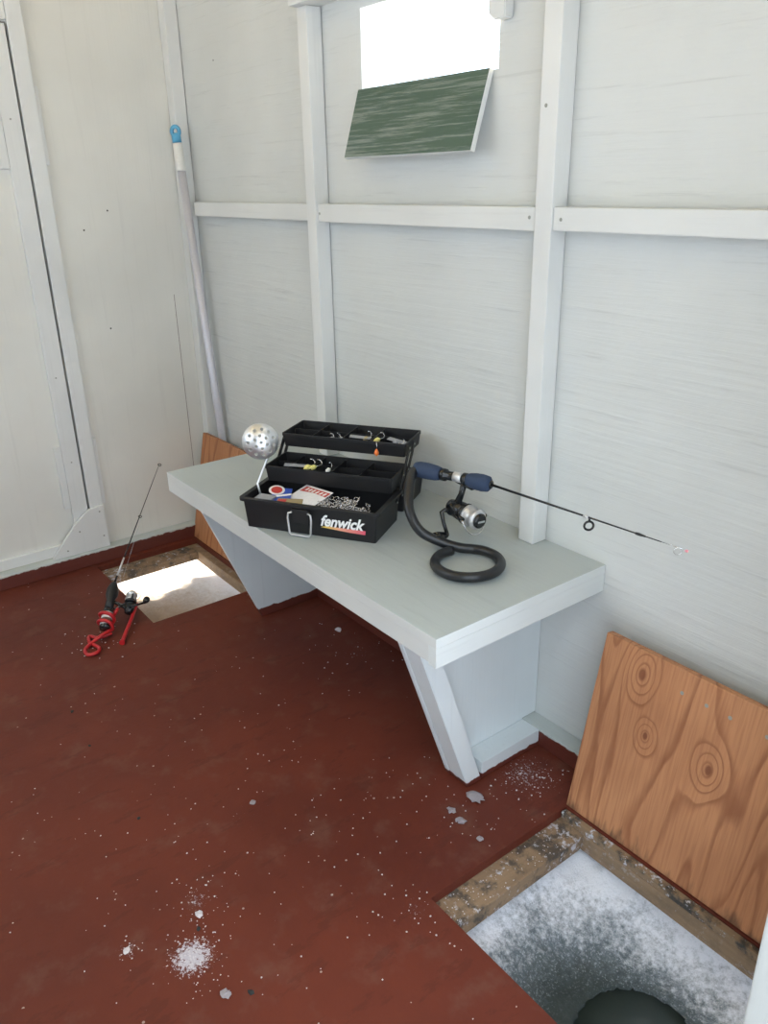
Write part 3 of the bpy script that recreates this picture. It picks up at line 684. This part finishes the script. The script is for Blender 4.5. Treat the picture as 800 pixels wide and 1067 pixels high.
rp(MB().tube(coil, .0095, 16), 'support_coil', 'rubber')

def reel(parent, Mx, s=1.0, spool='silver', body='black_gloss', crank_side=1):
    """spinning reel; local +x to the rod tip, -z hangs away from the rod; Mx places it"""
    def P(mb, nm, mat, par):
        o = mb.build(nm, mat, par); o.data.transform(Mx); return o
    root = P(MB().tube([(-.006, 0, -.010), (-.010, 0, -.030), (-.016, 0, -.046), (-.020, 0, -.056)], [.0058, .0052, .0065, .010], 12)
             .box(-.024, .020, -.005, .005, -.0125, -.0085, .0015).lathe([(.002, -.030), (.012, -.026), (.0155, -.012), (.0165, .004), (.014, .010)], (-.008, 0, -.060), (1, 0, 0), 20)
             .lathe([(.005, 0), (.011, .002), (.0125, .010), (.009, .016)], (-.020, 0, -.060), (0, crank_side, 0), 16), 'reel_body', body, parent)
    rt_ = P(MB().lathe([(.0165, 0), (.0185, .003), (.0185, .007), (.016, .009)], (.003, 0, -.060), (1, 0, 0), 24)
            .tube([(.006, .018, -.060), (.014, .0205, -.060), (.025, .0215, -.060)], [.004, .0035, .003], 8).tube([(.006, -.018, -.060), (.014, -.0205, -.060), (.025, -.0215, -.060)], [.004, .0035, .003], 8), 'rotor', body, root)
    P(MB().lathe([(.0150, 0), (.0185, .001), (.0185, .006), (.0145, .008), (.0140, .020), (.0180, .022), (.0175, .026), (.0135, .0285)], (.012, 0, -.060), (1, 0, 0), 28), 'spool', spool, root)
    cp = P(MB().lathe([(.0130, 0), (.0130, .004), (.0100, .0065)], (.0402, 0, -.060), (1, 0, 0), 24), 'drag_knob', body, root)
    P(MB().box(.0465, .0475, -.007, .007, -.0615, -.0585), 'drag_label', 'silver', cp)
    pts = [(.026, .0225*math.cos(a), -.060+.0225*math.sin(a)) for a in (0,)]
    pts = [(.026+.012*math.sin(a), .024*math.cos(a), -.060-.027*math.sin(a)) for a in [PI*k/16 for k in range(17)]]
    P(MB().tube(pts, .0010, 8), 'bail_wire', 'steel', root)
    P(MB().lathe([(.003, -.003), (.0042, 0), (.003, .003)], (.028, .0235, -.060), (0, 1, 0), 12), 'line_roller', body, root)
    y = crank_side
    cr = P(MB().tube([(-.020, y*.014, -.060), (-.024, y*.022, -.061), (-.026, y*.027, -.064), (-.017, y*.028, -.080), (-.004, y*.028, -.098)], [.0045, .004, .0038, .0033, .0035], 10), 'crank_arm', body, root)
    P(MB().lathe([(.003, 0), (.0055, .004), (.0075, .010), (.0100, .018), (.0100, .026), (.005, .029)], (-.004, y*.026, -.098), (-.10, y, -.1), 16), 'crank_knob', body, cr)
    return root
# reel frame: x = rod axis, z = up
def frame_mat(o, xdir, zdir, s):
    x = Vector(xdir).normalized(); z = Vector(zdir); z = (z-x*z.dot(x)).normalized(); y = z.cross(x)
    return Matrix.Translation(o) @ Matrix((( x.x*s, y.x*s, z.x*s, 0), (x.y*s, y.y*s, z.y*s, 0), (x.z*s, y.z*s, z.z*s, 0), (0, 0, 0, 1)))
reel(rod, Matrix.Translation(-RO) @ frame_mat(RA+ax*.118, (ax+Vector((.1,-.35,-.05))).normalized(), (-.06, .06, 1), 1.14), crank_side=-1)

# ------------------------------------------------------------------ red-stand rod on the floor
rr = thing('ice_fishing_rod', 'small ice fishing rod in a red wire stand on the floor by the far opening', 'fishing rod', (.42, -.60, .001))
RR = Vector(rr.location)
h0 = Vector((.455, -.600, .030)); h1 = Vector((.350, -.530, .085)); tp = Vector((.185, -.292, .345)); b0 = Vector((.325, -.508, .100))
def q_(mb, nm, mat, par=None):
    o = mb.build(nm, mat, par or rr); o.data.transform(Matrix.Translation(-RR)); return o
hd = (h1-h0).normalized(); hl = (h1-h0).length
q_(MB().lathe([(.006, -.012), (.0135, -.008), (.0145, .0), (.0140, .020), (.0140, .045), (.0125, .055)], h0, hd, 20), 'rear_grip', 'black_gloss')
q_(MB().lathe([(.0146, .000), (.0146, .040)], h0, hd, 20), 'grip_label', 'white_print')
q_(MB().lathe([(.0149, .012), (.0149, .020)], h0, hd, 20), 'label_mark', 'lid_dark')
q_(MB().lathe([(.0120, .056), (.0110, .085), (.0120, .090), (.0165, .105), (.0160, .125), (.0100, .142), (.004, .150)], h0, hd, 20), 'fore_grip', 'black')
bd_ = (tp-b0).normalized(); bL = (tp-b0).length
bb = q_(MB().lathe([(.0030, -.02), (.0022, .02), (.0012, bL*.7), (.0008, bL)], b0, bd_, 8), 'rod_blank', 'graphite')
q_(MB().lathe([(.0030, .0), (.0026, .055)], b0, bd_, 8), 'blank_ferrule', 'silver', bb)
for t in (.52, 1.0):
    c = b0+bd_*bL*t; q_(MB().tube([c+Vector((.0035*math.cos(a)+.003, .0035*math.cos(a), .0035*math.sin(a))) for a in [2*PI*k/12 for k in range(12)]], .0011, 6, closed=True), 'line_guide', 'black_gloss', bb)
q_(MB().tube([b0+bd_*bL*.52+Vector((.005, .004, 0)), b0+Vector((.02, .010, 0))], .0004, 5), 'line', 'line', bb)
# stand: coil round the grip, feet on the floor
side = hd.cross(Vector((0, 0, 1))).normalized(); upv = side.cross(hd)
cp_ = []
for k in range(0, 34):
    a = 2*PI*k/16-.6; cp_.append(h0+hd*(-.004+.052*k/33)+(side*math.cos(a)+upv*math.sin(a))*.0195)
tail = [Vector((.470, -.590, .012)), Vector((.462, -.625, .0065)), Vector((.440, -.640, .0065)), Vector((.470, -.650, .0065)), Vector((.512, -.640, .0065)), Vector((.532, -.652, .0065)), Vector((.528, -.674, .0065)), Vector((.500, -.672, .0065)), Vector((.482, -.648, .010)), Vector((.475, -.610, .020))]
q_(MB().tube(catmull(tail+[cp_[0]]+cp_[1::2]+[h0+hd*.060+side*.022-upv*.004], 4), .0048, 10), 'wire_stand', 'red_pl')
q_(MB().tube(catmull([Vector((.400, -.490, .036)), Vector((.440, -.520, .024)), Vector((.485, -.555, .013)), Vector((.528, -.585, .007))], 5), [.0050]*15+[.0075], 10), 'stand_leg', 'red_pl')
q_(MB().tube([h0+hd*.055+side*.015, Vector((.405, -.520, .050)), Vector((.400, -.490, .037))], .0035, 8), 'stand_joint', 'black_gloss')
reel(rr, Matrix.Translation(-RR) @ frame_mat(h0+hd*.088, hd, (-.85, -.35, .62), .88), crank_side=-1)

# ------------------------------------------------------------------ loose bits on the floor
random.seed(11)
def bit(x, y, r, label, mat='crumb', flat=.45, z=0, nm='snow_chunk', cat='snow chunk', sub=2, amp=.5):
    o = MB().blob((0, 0, 0), r, random.random()*40, sub, amp, flat).build(nm, mat, shade=False); o.location = (x, y, z+r*flat*.8); tag(o, label, cat); return o
bit(.827, -.104, .0085, 'round white pebble of snow on the floor beneath the bench', flat=.6)
bit(1.516, -.255, .017, 'largest grey snow chunk beside the bench foot', 'ice_bit', flat=.3)
bit(1.512, -.314, .0085, 'small grey snow chunk left of the near floor opening, upper one of two', 'ice_bit', flat=.4)
bit(1.544, -.319, .0095, 'small grey snow chunk left of the near floor opening, lower one of two', 'ice_bit', flat=.4)
bit(1.598, -.321, .0060, 'tiny snow bit beside the plank of the near floor opening', 'ice_bit', flat=.5)
bit(1.427, -.795, .0070, 'white snow bit above the powdery patch on the floor', flat=.4)
bit(1.582, -.826, .0085, 'grey snow chunk below the powdery patch on the floor', 'ice_bit', flat=.3)
bit(1.255, -.600, .006, 'pale flake in the middle of the red floor', 'ice_bit', flat=.3)
bit(1.418, -.915, .0065, 'white snow streak left of the powdery patch', flat=.25)
for (x, y, r, lb) in ((1.452, -.808, .0045, 'dark grit just above the powdery snow patch'), (1.602, -.795, .0052, 'dark grit at the bottom of the floor near the camera'), (1.156, -.790, .0042, 'dark grit on the open red floor left of centre'), (.882, -.791, .0035, 'dark grit speck far left on the red floor'), (.737, -.782, .0045, 'dark grit speck nearest the red rod stand')):
    bit(x, y, r, lb, 'grit', .5, nm='grit', cat='grit', sub=1)
cr = MB()
def inhole(x, y): return any(a-.004 < x < b+.004 and c-.004 < y < d+.004 for a, b, c, d in (RH, LH))
cl = [(1.53, -.12, .07, 150, .0016), (1.49, -.838, .018, 150, .0012), (1.495, -.825, .030, 90, .0009), (1.40, -.785, .035, 45, .0012), (1.50, -.30, .09, 60, .0013), (.47, -.62, .05, 40, .0018), (1.418, -.913, .015, 22, .0011), (1.64, -.52, .05, 30, .0014), (.95, -.10, .10, 30, .0015), (1.25, -.6, .25, 100, .0013), (1.3, -.75, .35, 120, .0012)]
for (x, y, s_, n_, r_) in cl:
    for k in range(n_):
        a, b = random.gauss(x, s_), random.gauss(y, s_*.8)
        if inhole(a, b) or not (.02 < a < 2.08 and -1.6 < b < -.045) or (1.41 < a < 1.50 and -.27 < b < -.03) or (a > 1.6 and b > -.15) : continue
        r = r_*random.uniform(.4, 1.35); q = bmesh.ops.create_icosphere(cr.bm, subdivisions=1, radius=r)
        for v in q['verts']: v.co = Vector((a+v.co.x*random.uniform(.7, 1.3), b+v.co.y*random.uniform(.7, 1.3), r*.3+v.co.z*.45))
for k in range(90):
    a = random.uniform(1.642, 1.694); b = random.uniform(-.47, -.17); r = random.uniform(.0005, .0014)
    if random.random() < .35: a, b = random.uniform(1.65, 1.69), random.uniform(-.45, -.2)
    zz = -.0180 if a < 1.695 and b < -.155 else -.0025
    q = bmesh.ops.create_icosphere(cr.bm, subdivisions=1, radius=r)
    for v in q['verts']: v.co = Vector((a+v.co.x, b+v.co.y, zz+v.co.z*.5))
o = cr.build('snow_crumbs', 'crumb'); tag(o, 'scattered white crumbs of snow over the red floor', 'crumbs', kind='stuff')
